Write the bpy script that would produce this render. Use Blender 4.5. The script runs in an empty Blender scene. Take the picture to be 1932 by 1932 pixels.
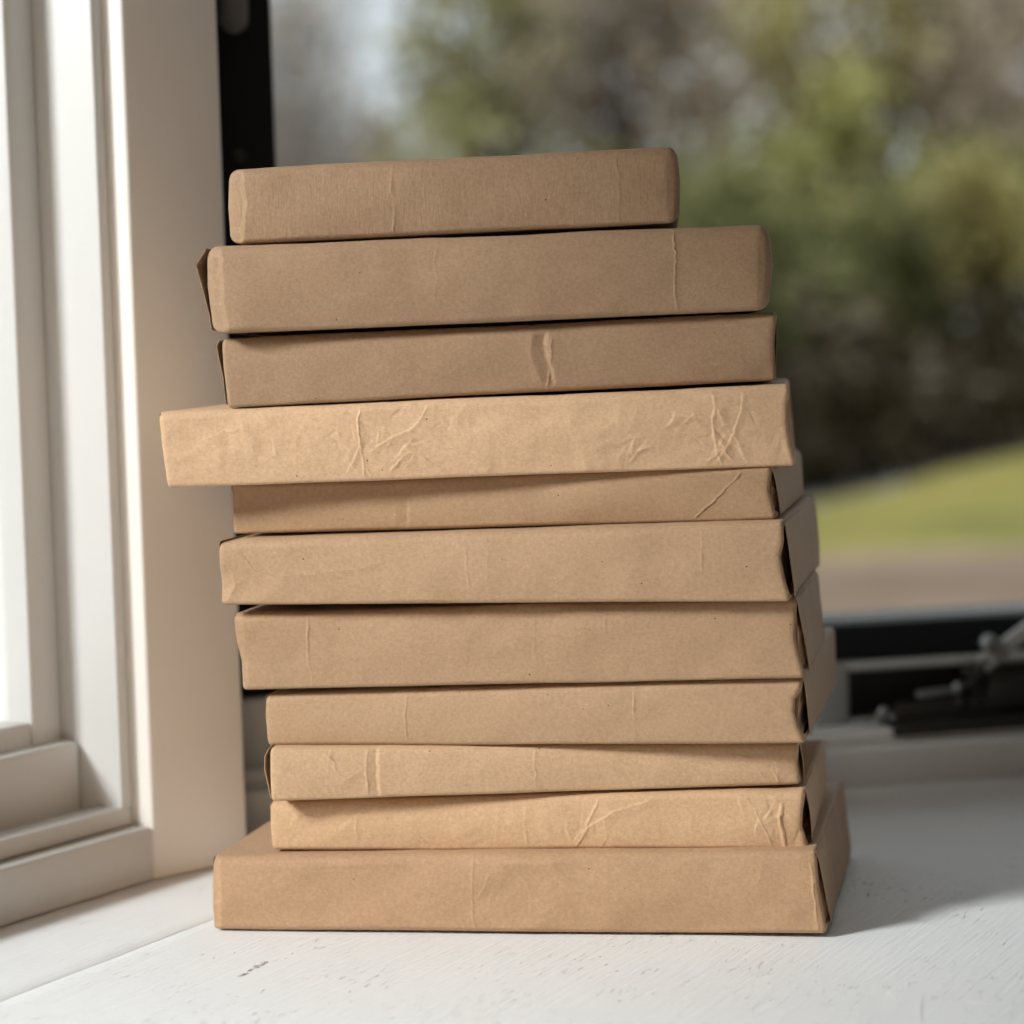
import bpy, bmesh, math, random
import numpy as np
from mathutils import Vector, Matrix

random.seed(7)
rng = np.random.default_rng(7)
S = bpy.context.scene
COL = S.collection
R = math.radians

# ------------------------------------------------------------------ camera
PX = 5000.0                      # focal length measured on a 1932 px wide frame
HZ = 674.0                       # height of the horizon at the frame centre
ROLL = R(1.75)
EYE = 0.264                      # metres above the sill
pitch = math.atan((966 - HZ) / PX)
Fv = np.array([0, math.cos(pitch), -math.sin(pitch)])
Uv = np.array([0, math.sin(pitch), math.cos(pitch)])
Rv = np.array([1.0, 0, 0])
R2 = math.cos(ROLL) * Rv - math.sin(ROLL) * Uv
U2 = math.cos(ROLL) * Uv + math.sin(ROLL) * Rv
C0 = np.array([0, 0, EYE])
cam_d = bpy.data.cameras.new('camera')
cam = bpy.data.objects.new('camera', cam_d)
COL.objects.link(cam)
cam.matrix_world = Matrix(((R2[0], U2[0], -Fv[0], C0[0]), (R2[1], U2[1], -Fv[1], C0[1]),
                           (R2[2], U2[2], -Fv[2], C0[2]), (0, 0, 0, 1)))
cam_d.sensor_width = 36
cam_d.lens = 36 * PX / 1932
cam_d.clip_start = 0.02
cam_d.clip_end = 500
cam_d.dof.use_dof = True
cam_d.dof.focus_distance = 1.195
cam_d.dof.aperture_fstop = 5.6
S.camera = cam

# ------------------------------------------------------------------ world and light
W = bpy.data.worlds.new('World')
S.world = W
W.use_nodes = True
bg = W.node_tree.nodes['Background']
bg.inputs[0].default_value = (1.0, 0.93, 0.86, 1)      # the dim room behind the camera
bg.inputs[1].default_value = 0.022
S.view_settings.view_transform = 'Standard'
S.view_settings.look = 'None'
S.view_settings.exposure = 0
S.view_settings.gamma = 1
S.render.engine = 'CYCLES'
S.cycles.use_denoising = True
S.cycles.max_bounces = 8
S.cycles.transparent_max_bounces = 12
S.cycles.sample_clamp_indirect = 6
S.render.film_transparent = False


def area(name, loc, target, sx, sy, power, col):
    l = bpy.data.lights.new(name, 'AREA')
    l.shape = 'RECTANGLE'
    l.size, l.size_y = sx, sy
    l.energy = power
    l.color = col
    o = bpy.data.objects.new(name, l)
    COL.objects.link(o)
    o.location = loc
    o.rotation_euler = (Vector(target) - Vector(loc)).to_track_quat('-Z', 'Y').to_euler()
    return o


# daylight through the left window, and an added warm fill aimed at the post
area('window_daylight', (-2.5, -0.325, 1.84), (0, 1.2, 0.15), 0.75, 0.69, 190, (0.985, 0.992, 1.0))
rl = area('warm_fill', (-0.2, -1.25, 0.42), (-0.28, 1.35, 0.28), 0.7, 0.5, 0.34, (1.0, 0.72, 0.48))
rl.data.spread = R(30)


# added lamp to brighten lawn and trees, out of sight above the window
area('garden_fill', (3, 34, 46), (3, 34, 0), 46, 40, 45000, (0.98, 0.975, 0.94))


# ------------------------------------------------------------------ pixel rays (1932 px units) for measuring real positions
def ray(x, y):
    return Fv + (x - 966) / PX * R2 - (y - 966) / PX * U2


def on_plane(x, y, p0, n):
    d = ray(x, y)
    t = np.dot(np.asarray(p0) - C0, n) / np.dot(d, n)
    return C0 + d * t


# ------------------------------------------------------------------ helpers
def tag(o, label=None, cat=None, group=None, kind=None):
    if label: o['label'] = label
    if cat: o['category'] = cat
    if group: o['group'] = group
    if kind: o['kind'] = kind
    return o


def link_mesh(name, me, mat, parent=None):
    o = bpy.data.objects.new(name, me)
    COL.objects.link(o)
    if mat: me.materials.append(mat)
    if parent: o.parent = parent
    return o


def empty(name, loc=(0, 0, 0), rz=0.0):
    o = bpy.data.objects.new(name, None)
    COL.objects.link(o)
    o.location = loc
    o.rotation_euler = (0, 0, rz)
    o.empty_display_size = 0.02
    return o


def mesh_np(name, verts, faces, smooth=True):
    """verts Nx3, faces Mx4 arrays"""
    me = bpy.data.meshes.new(name)
    verts = np.asarray(verts, dtype=np.float32)
    faces = np.asarray(faces, dtype=np.int32)
    k = faces.shape[1]
    me.vertices.add(len(verts))
    me.vertices.foreach_set('co', verts.ravel())
    me.loops.add(faces.size)
    me.loops.foreach_set('vertex_index', faces.ravel())
    me.polygons.add(len(faces))
    me.polygons.foreach_set('loop_start', np.arange(0, faces.size, k, dtype=np.int32))
    me.polygons.foreach_set('use_smooth', np.full(len(faces), smooth))
    me.update(calc_edges=True)
    me.validate()
    return me


def bm_obj(name, bm, mat, parent=None, bevel=0.0, seg=2, smooth=True):
    if bevel:
        bmesh.ops.bevel(bm, geom=list(bm.edges), offset=bevel, segments=seg, affect='EDGES', profile=0.5, clamp_overlap=True)
    bmesh.ops.recalc_face_normals(bm, faces=bm.faces)
    me = bpy.data.meshes.new(name)
    bm.to_mesh(me)
    bm.free()
    if smooth:
        for p in me.polygons: p.use_smooth = True
        try:
            me.set_sharp_from_angle(angle=R(50))
        except Exception:
            pass
    return link_mesh(name, me, mat, parent)


def box_bm(x0, x1, y0, y1, z0, z1, bm=None):
    bm = bm or bmesh.new()
    vs = [bm.verts.new(p) for p in ((x0, y0, z0), (x1, y0, z0), (x1, y1, z0), (x0, y1, z0),
                                    (x0, y0, z1), (x1, y0, z1), (x1, y1, z1), (x0, y1, z1))]
    for f in ((0, 3, 2, 1), (4, 5, 6, 7), (0, 1, 5, 4), (1, 2, 6, 5), (2, 3, 7, 6), (3, 0, 4, 7)):
        bm.faces.new([vs[i] for i in f])
    return bm


def tube_bm(p0, p1, r0, r1=None, n=20, bm=None):
    bm = bm or bmesh.new()
    r1 = r0 if r1 is None else r1
    p0, p1 = Vector(p0), Vector(p1)
    ax = (p1 - p0).normalized()
    a = ax.orthogonal().normalized()
    b = ax.cross(a)
    r = []
    for p, rr in ((p0, r0), (p1, r1)):
        r.append([bm.verts.new(p + (a * math.cos(t) + b * math.sin(t)) * rr) for t in [2 * math.pi * i / n for i in range(n)]])
    for i in range(n):
        j = (i + 1) % n
        bm.faces.new((r[0][i], r[0][j], r[1][j], r[1][i]))
    bm.faces.new(r[0][::-1])
    bm.faces.new(r[1])
    return bm


def ball_bm(c, r, sz=(1, 1, 1), bm=None):
    bm = bm or bmesh.new()
    m = Matrix.Translation(c) @ Matrix.Diagonal((r * sz[0], r * sz[1], r * sz[2], 1))
    bmesh.ops.create_uvsphere(bm, u_segments=24, v_segments=16, radius=1, matrix=m)
    return bm


def vnoise(x, y, seed=0):
    """smooth 2-D value noise in -1..1 on arrays"""
    xi = np.floor(x).astype(np.int64)
    yi = np.floor(y).astype(np.int64)
    xf, yf = x - xi, y - yi
    xf = xf * xf * (3 - 2 * xf)
    yf = yf * yf * (3 - 2 * yf)

    def h(a, b):
        n = (a * 374761393 + b * 668265263 + seed * 2147483647) & 0xFFFFFFFF
        n = ((n ^ (n >> 13)) * 1274126177) & 0xFFFFFFFF
        n = n ^ (n >> 16)
        return (n & 0xFFFF) / 32767.5 - 1
    a = h(xi, yi) * (1 - xf) + h(xi + 1, yi) * xf
    b = h(xi, yi + 1) * (1 - xf) + h(xi + 1, yi + 1) * xf
    return a * (1 - yf) + b * yf


# ------------------------------------------------------------------ materials
def new_mat(name):
    m = bpy.data.materials.new(name)
    m.use_nodes = True
    nt = m.node_tree
    return m, nt, nt.nodes['Principled BSDF'], nt.links


def N(nt, t, **kw):
    n = nt.nodes.new(t)
    for k, v in kw.items():
        if k in n.inputs.keys():
            n.inputs[k].default_value = v
        else:
            setattr(n, k, v)
    return n


def obj_coords(nt, scale=(1, 1, 1), rot=(0, 0, 0), loc=(0, 0, 0), space='Object'):
    tc = nt.nodes.new('ShaderNodeTexCoord')
    mp = nt.nodes.new('ShaderNodeMapping')
    mp.inputs['Scale'].default_value = scale
    mp.inputs['Rotation'].default_value = rot
    mp.inputs['Location'].default_value = loc
    nt.links.new(tc.outputs[space], mp.inputs['Vector'])
    return mp.outputs[0]


def ramp(nt, fac, p0, c0, p1, c1, interp='LINEAR'):
    r = nt.nodes.new('ShaderNodeValToRGB')
    r.color_ramp.interpolation = interp
    r.color_ramp.elements[0].position = p0
    r.color_ramp.elements[0].color = c0 if len(c0) == 4 else (*c0, 1)
    r.color_ramp.elements[1].position = p1
    r.color_ramp.elements[1].color = c1 if len(c1) == 4 else (*c1, 1)
    nt.links.new(fac, r.inputs[0])
    return r.outputs[0]


def mix(nt, a, b, fac=None, f=0.5, mode='MIX'):
    m = nt.nodes.new('ShaderNodeMix')
    m.data_type = 'RGBA'
    m.blend_type = mode
    m.inputs[0].default_value = f
    if fac is not None: nt.links.new(fac, m.inputs[0])
    for v, i in ((a, 6), (b, 7)):
        if isinstance(v, (tuple, list)):
            m.inputs[i].default_value = v if len(v) == 4 else (*v, 1)
        else:
            nt.links.new(v, m.inputs[i])
    return m.outputs[2]


def kraft(name, col, seed, streak=False, grain=1.0, speck=1.0):
    col = (col[0] * 1.11, col[1] * 1.085, col[2] * 0.955)
    m, nt, bs, L = new_mat(name)
    off = (seed * 1.37, seed * 0.71, seed * 2.3)
    v = obj_coords(nt, loc=off)
    # broad mottling, cloudy pulp, fine fibres
    n1 = N(nt, 'ShaderNodeTexNoise', Scale=28.0, Detail=4.0, Roughness=0.6)
    n2 = N(nt, 'ShaderNodeTexNoise', Scale=620.0, Detail=4.0, Roughness=0.7)
    L.new(v, n1.inputs['Vector']); L.new(v, n2.inputs['Vector'])
    base = mix(nt, tuple(c * 0.93 for c in col), tuple(min(1, c * 1.06) for c in col), fac=n1.outputs[0])
    fine = ramp(nt, n2.outputs[0], 0.32, (0.76, 0.74, 0.71), 0.68, (1.16, 1.16, 1.16))
    c = mix(nt, base, fine, f=0.55, mode='MULTIPLY')
    vf = obj_coords(nt, scale=(520, 520, 2600) if not streak else (1300, 900, 150), rot=(0, 0.35 if not streak else 0.02, 0), loc=off)
    n3 = N(nt, 'ShaderNodeTexNoise', Scale=1.0, Detail=3.0, Roughness=0.65)
    L.new(vf, n3.inputs['Vector'])
    fib = ramp(nt, n3.outputs[0], 0.34, (0.86, 0.84, 0.82), 0.66, (1.10, 1.10, 1.10))
    c = mix(nt, c, fib, f=0.45 if not streak else 0.6, mode='MULTIPLY')
    # dark specks of bark and a few pale fibres
    vo = N(nt, 'ShaderNodeTexVoronoi', Scale=150.0)
    L.new(v, vo.inputs['Vector'])
    keep = N(nt, 'ShaderNodeTexWhiteNoise', noise_dimensions='3D')
    L.new(vo.outputs['Position'], keep.inputs['Vector'])
    dot = ramp(nt, vo.outputs['Distance'], 0.045, (1, 1, 1), 0.075, (0, 0, 0))
    kp = ramp(nt, keep.outputs['Value'], 0.16 * speck, (1, 1, 1), 0.16 * speck + 0.02, (0, 0, 0))
    mk = mix(nt, dot, kp, f=1.0, mode='MULTIPLY')
    c = mix(nt, c, (0.13, 0.065, 0.03), fac=mk)
    vo3 = N(nt, 'ShaderNodeTexVoronoi', Scale=310.0)
    L.new(v, vo3.inputs['Vector'])
    keep3 = N(nt, 'ShaderNodeTexWhiteNoise', noise_dimensions='3D')
    L.new(vo3.outputs['Position'], keep3.inputs['Vector'])
    dot3 = ramp(nt, vo3.outputs['Distance'], 0.05, (1, 1, 1), 0.11, (0, 0, 0))
    kp3 = ramp(nt, keep3.outputs['Value'], 0.14, (0.75, 0.75, 0.75), 0.17, (0, 0, 0))
    c = mix(nt, c, (0.20, 0.11, 0.06), fac=mix(nt, dot3, kp3, f=1.0, mode='MULTIPLY'))
    vl = obj_coords(nt, scale=(150, 150, 330), rot=(0, 0.8, 0), loc=(off[1], off[2], off[0]))
    vo2 = N(nt, 'ShaderNodeTexVoronoi', Scale=1.0)
    L.new(vl, vo2.inputs['Vector'])
    keep2 = N(nt, 'ShaderNodeTexWhiteNoise', noise_dimensions='3D')
    L.new(vo2.outputs['Position'], keep2.inputs['Vector'])
    dot2 = ramp(nt, vo2.outputs['Distance'], 0.06, (1, 1, 1), 0.11, (0, 0, 0))
    kp2 = ramp(nt, keep2.outputs['Value'], 0.05, (1, 1, 1), 0.07, (0, 0, 0))
    mk2 = mix(nt, dot2, kp2, f=1.0, mode='MULTIPLY')
    c = mix(nt, c, tuple(min(1, q * 1.28) for q in col), fac=mk2)
    L.new(c, bs.inputs['Base Color'])
    bs.inputs['Roughness'].default_value = 0.62
    bs.inputs['Specular IOR Level'].default_value = 0.28
    try:
        bs.inputs['Sheen Weight'].default_value = 0.08
        bs.inputs['Sheen Roughness'].default_value = 0.5
    except Exception:
        pass
    nb = N(nt, 'ShaderNodeTexNoise', Scale=620.0, Detail=6.0, Roughness=0.72)
    L.new(v, nb.inputs['Vector'])
    b1 = N(nt, 'ShaderNodeBump', Strength=0.5 * grain, Distance=0.00022)
    L.new(nb.outputs[0], b1.inputs['Height'])
    b2 = N(nt, 'ShaderNodeBump', Strength=0.5 if not streak else 0.9, Distance=0.00016 if not streak else 0.00018)
    L.new(n3.outputs[0], b2.inputs['Height'])
    L.new(b1.outputs[0], b2.inputs['Normal'])
    nw = N(nt, 'ShaderNodeTexNoise', Scale=55.0, Detail=3.0, Roughness=0.55)
    L.new(v, nw.inputs['Vector'])
    b3 = N(nt, 'ShaderNodeBump', Strength=0.6, Distance=0.0006)
    L.new(nw.outputs[0], b3.inputs['Height'])
    L.new(b2.outputs[0], b3.inputs['Normal'])
    L.new(b3.outputs[0], bs.inputs['Normal'])
    return m


def paint(name, col=(0.80, 0.79, 0.765), rough=0.42, wobble=0.4):
    m, nt, bs, L = new_mat(name)
    v = obj_coords(nt)
    n1 = N(nt, 'ShaderNodeTexNoise', Scale=9.0, Detail=5.0, Roughness=0.6)
    L.new(v, n1.inputs['Vector'])
    c = mix(nt, tuple(q * 0.95 for q in col), col, fac=n1.outputs[0])
    L.new(c, bs.inputs['Base Color'])
    bs.inputs['Roughness'].default_value = rough
    n2 = N(nt, 'ShaderNodeTexNoise', Scale=160.0, Detail=4.0)
    L.new(v, n2.inputs['Vector'])
    b = N(nt, 'ShaderNodeBump', Strength=wobble, Distance=0.0004)
    L.new(n2.outputs[0], b.inputs['Height'])
    L.new(b.outputs[0], bs.inputs['Normal'])
    return m


def sill_paint():
    m, nt, bs, L = new_mat('brushed_white_paint')
    # object x runs across the plank, y along it
    grain = obj_coords(nt, scale=(420, 16, 1))
    g1 = N(nt, 'ShaderNodeTexNoise', Scale=1.0, Detail=6.0, Roughness=0.62, Distortion=0.35)
    L.new(grain, g1.inputs['Vector'])
    v = obj_coords(nt)
    n1 = N(nt, 'ShaderNodeTexNoise', Scale=7.0, Detail=4.0)
    L.new(v, n1.inputs['Vector'])
    # broken grain: short torn dashes, only in worn patches
    dash = obj_coords(nt, scale=(640, 95, 1), rot=(0, 0, 0.06))
    g2 = N(nt, 'ShaderNodeTexNoise', Scale=1.0, Detail=5.0, Roughness=0.6)
    L.new(dash, g2.inputs['Vector'])
    patch = N(nt, 'ShaderNodeTexNoise', Scale=17.0, Detail=3.0, Roughness=0.6)
    L.new(v, patch.inputs['Vector'])
    pm = ramp(nt, patch.outputs[0], 0.46, (0, 0, 0), 0.62, (1, 1, 1))
    dm = ramp(nt, g2.outputs[0], 0.60, (0, 0, 0), 0.70, (1, 1, 1))
    worn = mix(nt, pm, dm, f=1.0, mode='MULTIPLY')
    c = mix(nt, (0.83, 0.83, 0.825), (0.88, 0.88, 0.878), fac=n1.outputs[0])
    c = mix(nt, c, (0.60, 0.585, 0.57), fac=mix(nt, (0, 0, 0), worn, f=0.22))
    L.new(c, bs.inputs['Base Color'])
    bs.inputs['Roughness'].default_value = 0.5
    bs.inputs['Specular IOR Level'].default_value = 0.35
    b1 = N(nt, 'ShaderNodeBump', Strength=0.8, Distance=0.0007)
    L.new(g1.outputs[0], b1.inputs['Height'])
    b2 = N(nt, 'ShaderNodeBump', Strength=1.0, Distance=0.0006, invert=True)
    L.new(worn, b2.inputs['Height'])
    L.new(b1.outputs[0], b2.inputs['Normal'])
    fl = N(nt, 'ShaderNodeTexNoise', Scale=380.0, Detail=4.0)
    L.new(v, fl.inputs['Vector'])
    b3 = N(nt, 'ShaderNodeBump', Strength=0.22, Distance=0.0004)
    L.new(fl.outputs[0], b3.inputs['Height'])
    L.new(b2.outputs[0], b3.inputs['Normal'])
    L.new(b3.outputs[0], bs.inputs['Normal'])
    return m


def simple(name, col, rough=0.5, metal=0.0, bump=0.0, bscale=200.0, spec=0.5, vary=0.0, vscale=3.0):
    m, nt, bs, L = new_mat(name)
    bs.inputs['Base Color'].default_value = (*col, 1)
    bs.inputs['Roughness'].default_value = rough
    bs.inputs['Metallic'].default_value = metal
    bs.inputs['Specular IOR Level'].default_value = spec
    v = obj_coords(nt)
    if vary:
        n = N(nt, 'ShaderNodeTexNoise', Scale=vscale, Detail=4.0)
        L.new(v, n.inputs['Vector'])
        c = mix(nt, tuple(q * (1 - vary) for q in col), tuple(min(1, q * (1 + vary)) for q in col), fac=n.outputs[0])
        L.new(c, bs.inputs['Base Color'])
    if bump:
        n = N(nt, 'ShaderNodeTexNoise', Scale=bscale, Detail=3.0)
        L.new(v, n.inputs['Vector'])
        b = N(nt, 'ShaderNodeBump', Strength=bump, Distance=0.0005)
        L.new(n.outputs[0], b.inputs['Height'])
        L.new(b.outputs[0], bs.inputs['Normal'])
    return m


def glass_mat():
    m = bpy.data.materials.new('window_glass')
    m.use_nodes = True
    nt = m.node_tree
    nt.nodes.clear()
    out = nt.nodes.new('ShaderNodeOutputMaterial')
    t = nt.nodes.new('ShaderNodeBsdfTransparent')
    t.inputs[0].default_value = (0.97, 0.985, 0.98, 1)
    g = nt.nodes.new('ShaderNodeBsdfGlossy')
    g.inputs['Roughness'].default_value = 0.02
    lw = nt.nodes.new('ShaderNodeLayerWeight')
    lw.inputs[0].default_value = 0.5
    fr = nt.nodes.new('ShaderNodeMath')
    fr.operation = 'POWER'
    fr.inputs[1].default_value = 5.0
    nt.links.new(lw.outputs['Facing'], fr.inputs[0])
    mx = nt.nodes.new('ShaderNodeMixShader')
    nt.links.new(fr.outputs[0], mx.inputs[0])
    nt.links.new(t.outputs[0], mx.inputs[1])
    nt.links.new(g.outputs[0], mx.inputs[2])
    nt.links.new(mx.outputs[0], out.inputs[0])
    return m


def leaf_mat(name, ca, cb, scale=2.2, trans=0.35):
    m, nt, bs, L = new_mat(name)
    v = obj_coords(nt)
    n = N(nt, 'ShaderNodeTexNoise', Scale=scale, Detail=5.0, Roughness=0.7)
    L.new(v, n.inputs['Vector'])
    f = ramp(nt, n.outputs[0], 0.36, (0, 0, 0), 0.64, (1, 1, 1))
    c = mix(nt, ca, cb, fac=f)
    L.new(c, bs.inputs['Base Color'])
    bs.inputs['Roughness'].default_value = 0.8
    bs.inputs['Specular IOR Level'].default_value = 0.08
    tr = nt.nodes.new('ShaderNodeBsdfTranslucent')
    L.new(c, tr.inputs[0])
    mx = nt.nodes.new('ShaderNodeMixShader')
    mx.inputs[0].default_value = trans
    L.new(bs.outputs[0], mx.inputs[1])
    L.new(tr.outputs[0], mx.inputs[2])
    L.new(mx.outputs[0], nt.nodes['Material Output'].inputs[0])
    return m


M_WHITE = paint('white_gloss_trim', (0.645, 0.64, 0.62))
M_WALL = paint('white_wall_paint', (0.84, 0.805, 0.755), 0.55)
M_SILL = sill_paint()
M_GLASS = glass_mat()
M_BLACK = simple('black_sash_paint', (0.006, 0.007, 0.008), 0.6, bump=0.2, spec=0.2)
M_BRONZE = simple('dark_bronze_metal', (0.035, 0.031, 0.028), 0.45, metal=0.6, bump=0.2)
M_STEEL = simple('worn_grey_metal', (0.22, 0.23, 0.23), 0.5, metal=0.5, bump=0.2)
M_LATCH = simple('dull_grey_latch_metal', (0.15, 0.148, 0.142), 0.6)
M_SCREEN = simple('grey_and_shaded_trim', (0.25, 0.25, 0.24), 0.55, vary=0.08, vscale=20)  # shade on the back window frame put into its grey; crank arm shares it

# ------------------------------------------------------------------ setting: sky, terrain
# sky: overcast dome over the garden side of the house, brighter towards the zenith
sk = bmesh.new()
RAD = 150.0
az0, az1, na, ne = R(-62), R(82), 58, 28
grid = []
for i in range(na + 1):
    a = az0 + (az1 - az0) * i / na
    row = []
    for j in range(ne + 1):
        e = R(-14) + (R(90) - R(-14)) * j / ne
        row.append(sk.verts.new((RAD * math.cos(e) * math.sin(a), RAD * math.cos(e) * math.cos(a), RAD * math.sin(e))))
    grid.append(row)
for i in range(na):
    for j in range(ne):
        sk.faces.new((grid[i][j], grid[i + 1][j], grid[i + 1][j + 1], grid[i][j + 1]))
sky_m = bpy.data.materials.new('overcast_sky')
sky_m.use_nodes = True
nt = sky_m.node_tree
nt.nodes.clear()
out = nt.nodes.new('ShaderNodeOutputMaterial')
em = nt.nodes.new('ShaderNodeEmission')
nt.links.new(em.outputs[0], out.inputs[0])
tc = nt.nodes.new('ShaderNodeTexCoord')
sep = nt.nodes.new('ShaderNodeSeparateXYZ')
nt.links.new(tc.outputs['Object'], sep.inputs[0])
mr = nt.nodes.new('ShaderNodeMapRange')
mr.inputs['From Min'].default_value = 0
mr.inputs['From Max'].default_value = RAD
mr.inputs['To Min'].default_value = 0.90
mr.inputs['To Max'].default_value = 1.5
nt.links.new(sep.outputs[2], mr.inputs[0])
cl = nt.nodes.new('ShaderNodeTexNoise')
cl.inputs['Scale'].default_value = 0.03
nt.links.new(tc.outputs['Object'], cl.inputs['Vector'])
nt.links.new(mix(nt, (0.80, 0.90, 1.0), (0.92, 0.97, 1.0), fac=cl.outputs[0]), em.inputs[0])
nt.links.new(mr.outputs[0], em.inputs[1])
sky = bm_obj('sky', sk, sky_m)
tag(sky, kind='structure')

GZ = EYE - 1.45          # garden level below the eye
EDGE = lambda x: max(20.0, min(70.0, 18.6 + 2.3 * x)) + 0.12 * math.sin(x * 1.3)      # where lawn meets the wood


def terrain(name, x0, x1, f0, f1, nx, ny, mat, zoff, seed, amp=0.04):
    vs, fs = [], []
    for j in range(ny + 1):
        for i in range(nx + 1):
            x = x0 + (x1 - x0) * i / nx
            a, b = f0(x), f1(x)
            y = a + (b - a) * j / ny
            vs.append((x, y, GZ + zoff + amp * float(vnoise(np.array([x * 0.4]), np.array([y * 0.4]), seed)[0])))
    for j in range(ny):
        for i in range(nx):
            k = j * (nx + 1) + i
            fs.append((k, k + 1, k + nx + 2, k + nx + 1))
    return link_mesh(name, mesh_np(name, vs, fs), mat)


m_soil = leaf_mat('leaf_strewn_soil', (0.11, 0.075, 0.052), (0.20, 0.145, 0.105), scale=0.6, trans=0.0)
m_lawn = leaf_mat('autumn_lawn_grass', (0.105, 0.105, 0.026), (0.235, 0.195, 0.052), scale=0.3, trans=0.0)
m_litter = simple('shade_darkened_litter', (0.035, 0.03, 0.025), 0.9, vary=0.3, vscale=1.5)  # litter with the shade under the trees put into its colour
tag(terrain('ground', -14, 40, lambda x: 2.6, lambda x: 18.2 + 0.16 * x, 40, 20, m_soil, 0.0, 1), kind='structure')
tag(terrain('lawn', -14, 40, lambda x: 18.2 + 0.16 * x, lambda x: max(19, EDGE(x)), 60, 20, m_lawn, 0.0, 1), kind='structure')
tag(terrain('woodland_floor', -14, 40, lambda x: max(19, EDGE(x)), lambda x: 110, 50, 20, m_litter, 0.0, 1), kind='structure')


# ------------------------------------------------------------------ trees
def cards(centres, size, jitter=0.5, flat=0.0):
    n = len(centres)
    c = np.asarray(centres)
    a = rng.normal(size=(n, 3)); a /= np.linalg.norm(a, axis=1)[:, None]
    b = rng.normal(size=(n, 3)); b -= (b * a).sum(1)[:, None] * a; b /= np.linalg.norm(b, axis=1)[:, None]
    s = size * (1 + jitter * rng.uniform(-1, 1, n))[:, None]
    v = np.stack([c - a * s, c - b * s * 0.6, c + a * s, c + b * s * 0.6], 1).reshape(-1, 3)
    f = np.arange(n * 4).reshape(-1, 4)
    return v, f


def crown_points(n, cz, rx, rz, clumps, spread, hollow=0.5):
    cs = []
    for _ in range(clumps):
        d = rng.normal(size=3); d /= np.linalg.norm(d)
        r = hollow + (1 - hollow) * rng.random()
        cs.append((d[0] * rx * r, d[1] * rx * r, cz + d[2] * rz * r))
    cs = np.array(cs)
    k = rng.integers(0, clumps, n)
    return cs[k] + rng.normal(size=(n, 3)) * spread, cs


def limb_bm(bm, p, q, r0, r1, n=7):
    tube_bm(p, q, r0, r1, n=n, bm=bm)


def tree(label, x, y, height, rx, n, leaf, bark, size=0.13, clumps=26, spread=0.42, crown_low=0.25, twigs=0):
    t = empty('tree', (x, y, GZ))
    tag(t, label, 'tree', 'trees beyond the lawn')
    cz = height * (1 + crown_low) / 2
    rz = height * (1 - crown_low) / 2
    pts, cs = crown_points(n, cz, rx, rz, clumps, spread)
    v, f = cards(pts, size)
    if n:
        link_mesh('crown', mesh_np('crown', v, f, False), leaf, t)
    bm = bmesh.new()
    top = Vector((random.uniform(-.3, .3), random.uniform(-.3, .3), height * 0.8))
    limb_bm(bm, (0, 0, -0.1), top * 0.5, height * 0.022 + .03, height * 0.014 + .02)
    limb_bm(bm, top * 0.5, top, height * 0.014 + .02, 0.02)
    for c in cs:
        s = top * random.uniform(0.25, 0.75)
        limb_bm(bm, s, Vector(c), 0.045, 0.012, 5)
    bm_obj('trunk', bm, bark, t)
    if twigs:
        ts = []
        for _ in range(twigs):
            ts.append(cs[random.randrange(len(cs))] + rng.normal(size=3) * spread * 1.2)
        ts = np.array(ts)
        n2 = len(ts)
        a = rng.normal(size=(n2, 3)); a[:, 2] = np.abs(a[:, 2]) + .4; a /= np.linalg.norm(a, axis=1)[:, None]
        b = np.cross(a, rng.normal(size=(n2, 3))); b /= np.linalg.norm(b, axis=1)[:, None]
        v = np.stack([ts - a * .45, ts - a * .45 + b * .022, ts + a * .45 + b * .006, ts + a * .45], 1).reshape(-1, 3)
        tw = link_mesh('twigs', mesh_np('twigs', v, np.arange(n2 * 4).reshape(-1, 4), False), bark, t)
        tw['kind'] = 'stuff'
    return t


def sx(px, d): return (px - 966) / PX * d


bark = simple('grey_brown_bark', (0.16, 0.13, 0.115), 0.9, vary=0.3, vscale=6)
pale = simple('pale_grey_bark', (0.36, 0.33, 0.31), 0.9, vary=0.2, vscale=6)
L_yel = leaf_mat('yellow_green_leaves', (0.24, 0.24, 0.10), (0.60, 0.58, 0.25))
L_gold = leaf_mat('golden_leaves', (0.30, 0.27, 0.12), (0.60, 0.53, 0.25))
L_olive = leaf_mat('olive_leaves', (0.24, 0.23, 0.12), (0.60, 0.57, 0.30))
L_green = leaf_mat('dark_green_leaves', (0.11, 0.115, 0.055), (0.33, 0.33, 0.15))
L_brown = leaf_mat('dull_brown_leaves', (0.24, 0.19, 0.145), (0.66, 0.56, 0.44))
L_dark = leaf_mat('shade_darkened_undergrowth', (0.04, 0.033, 0.024), (0.13, 0.105, 0.072), trans=0.1)  # leaf colour darkened to carry the shade at the wood's edge

d = 46
tree('pale bare tree against the sky at the top left', sx(610, d), d, 9.5, 1.4, 900, L_brown, pale, 0.09, 30, 0.5, 0.15, twigs=2800)
tree('pale bare tree half hidden by the black window stile', sx(520, 43), 43, 8.6, 1.0, 700, L_brown, pale, 0.09, 20, 0.45, 0.1, twigs=2600)
tree('olive bush-like tree below the patches of sky', sx(860, 40), 40, 4.9, 1.9, 3400, L_olive, bark, 0.13, 26, 0.40, 0.1)
tree('olive yellow tree at the top, right of the sky', sx(960, 47), 47, 9.6, 1.5, 2600, L_olive, bark, 0.13, 22, 0.45, 0.45)
tree('brown half-bare tree in the middle behind the top package', sx(1210, 44), 44, 9.0, 1.8, 2100, L_brown, bark, 0.12, 26, 0.5, 0.2, twigs=900)
tree('yellow green tree with a broad round crown at the right', sx(1600, 44), 44, 6.0, 1.9, 2900, L_yel, bark, 0.14, 22, 0.33, 0.35)
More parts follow.
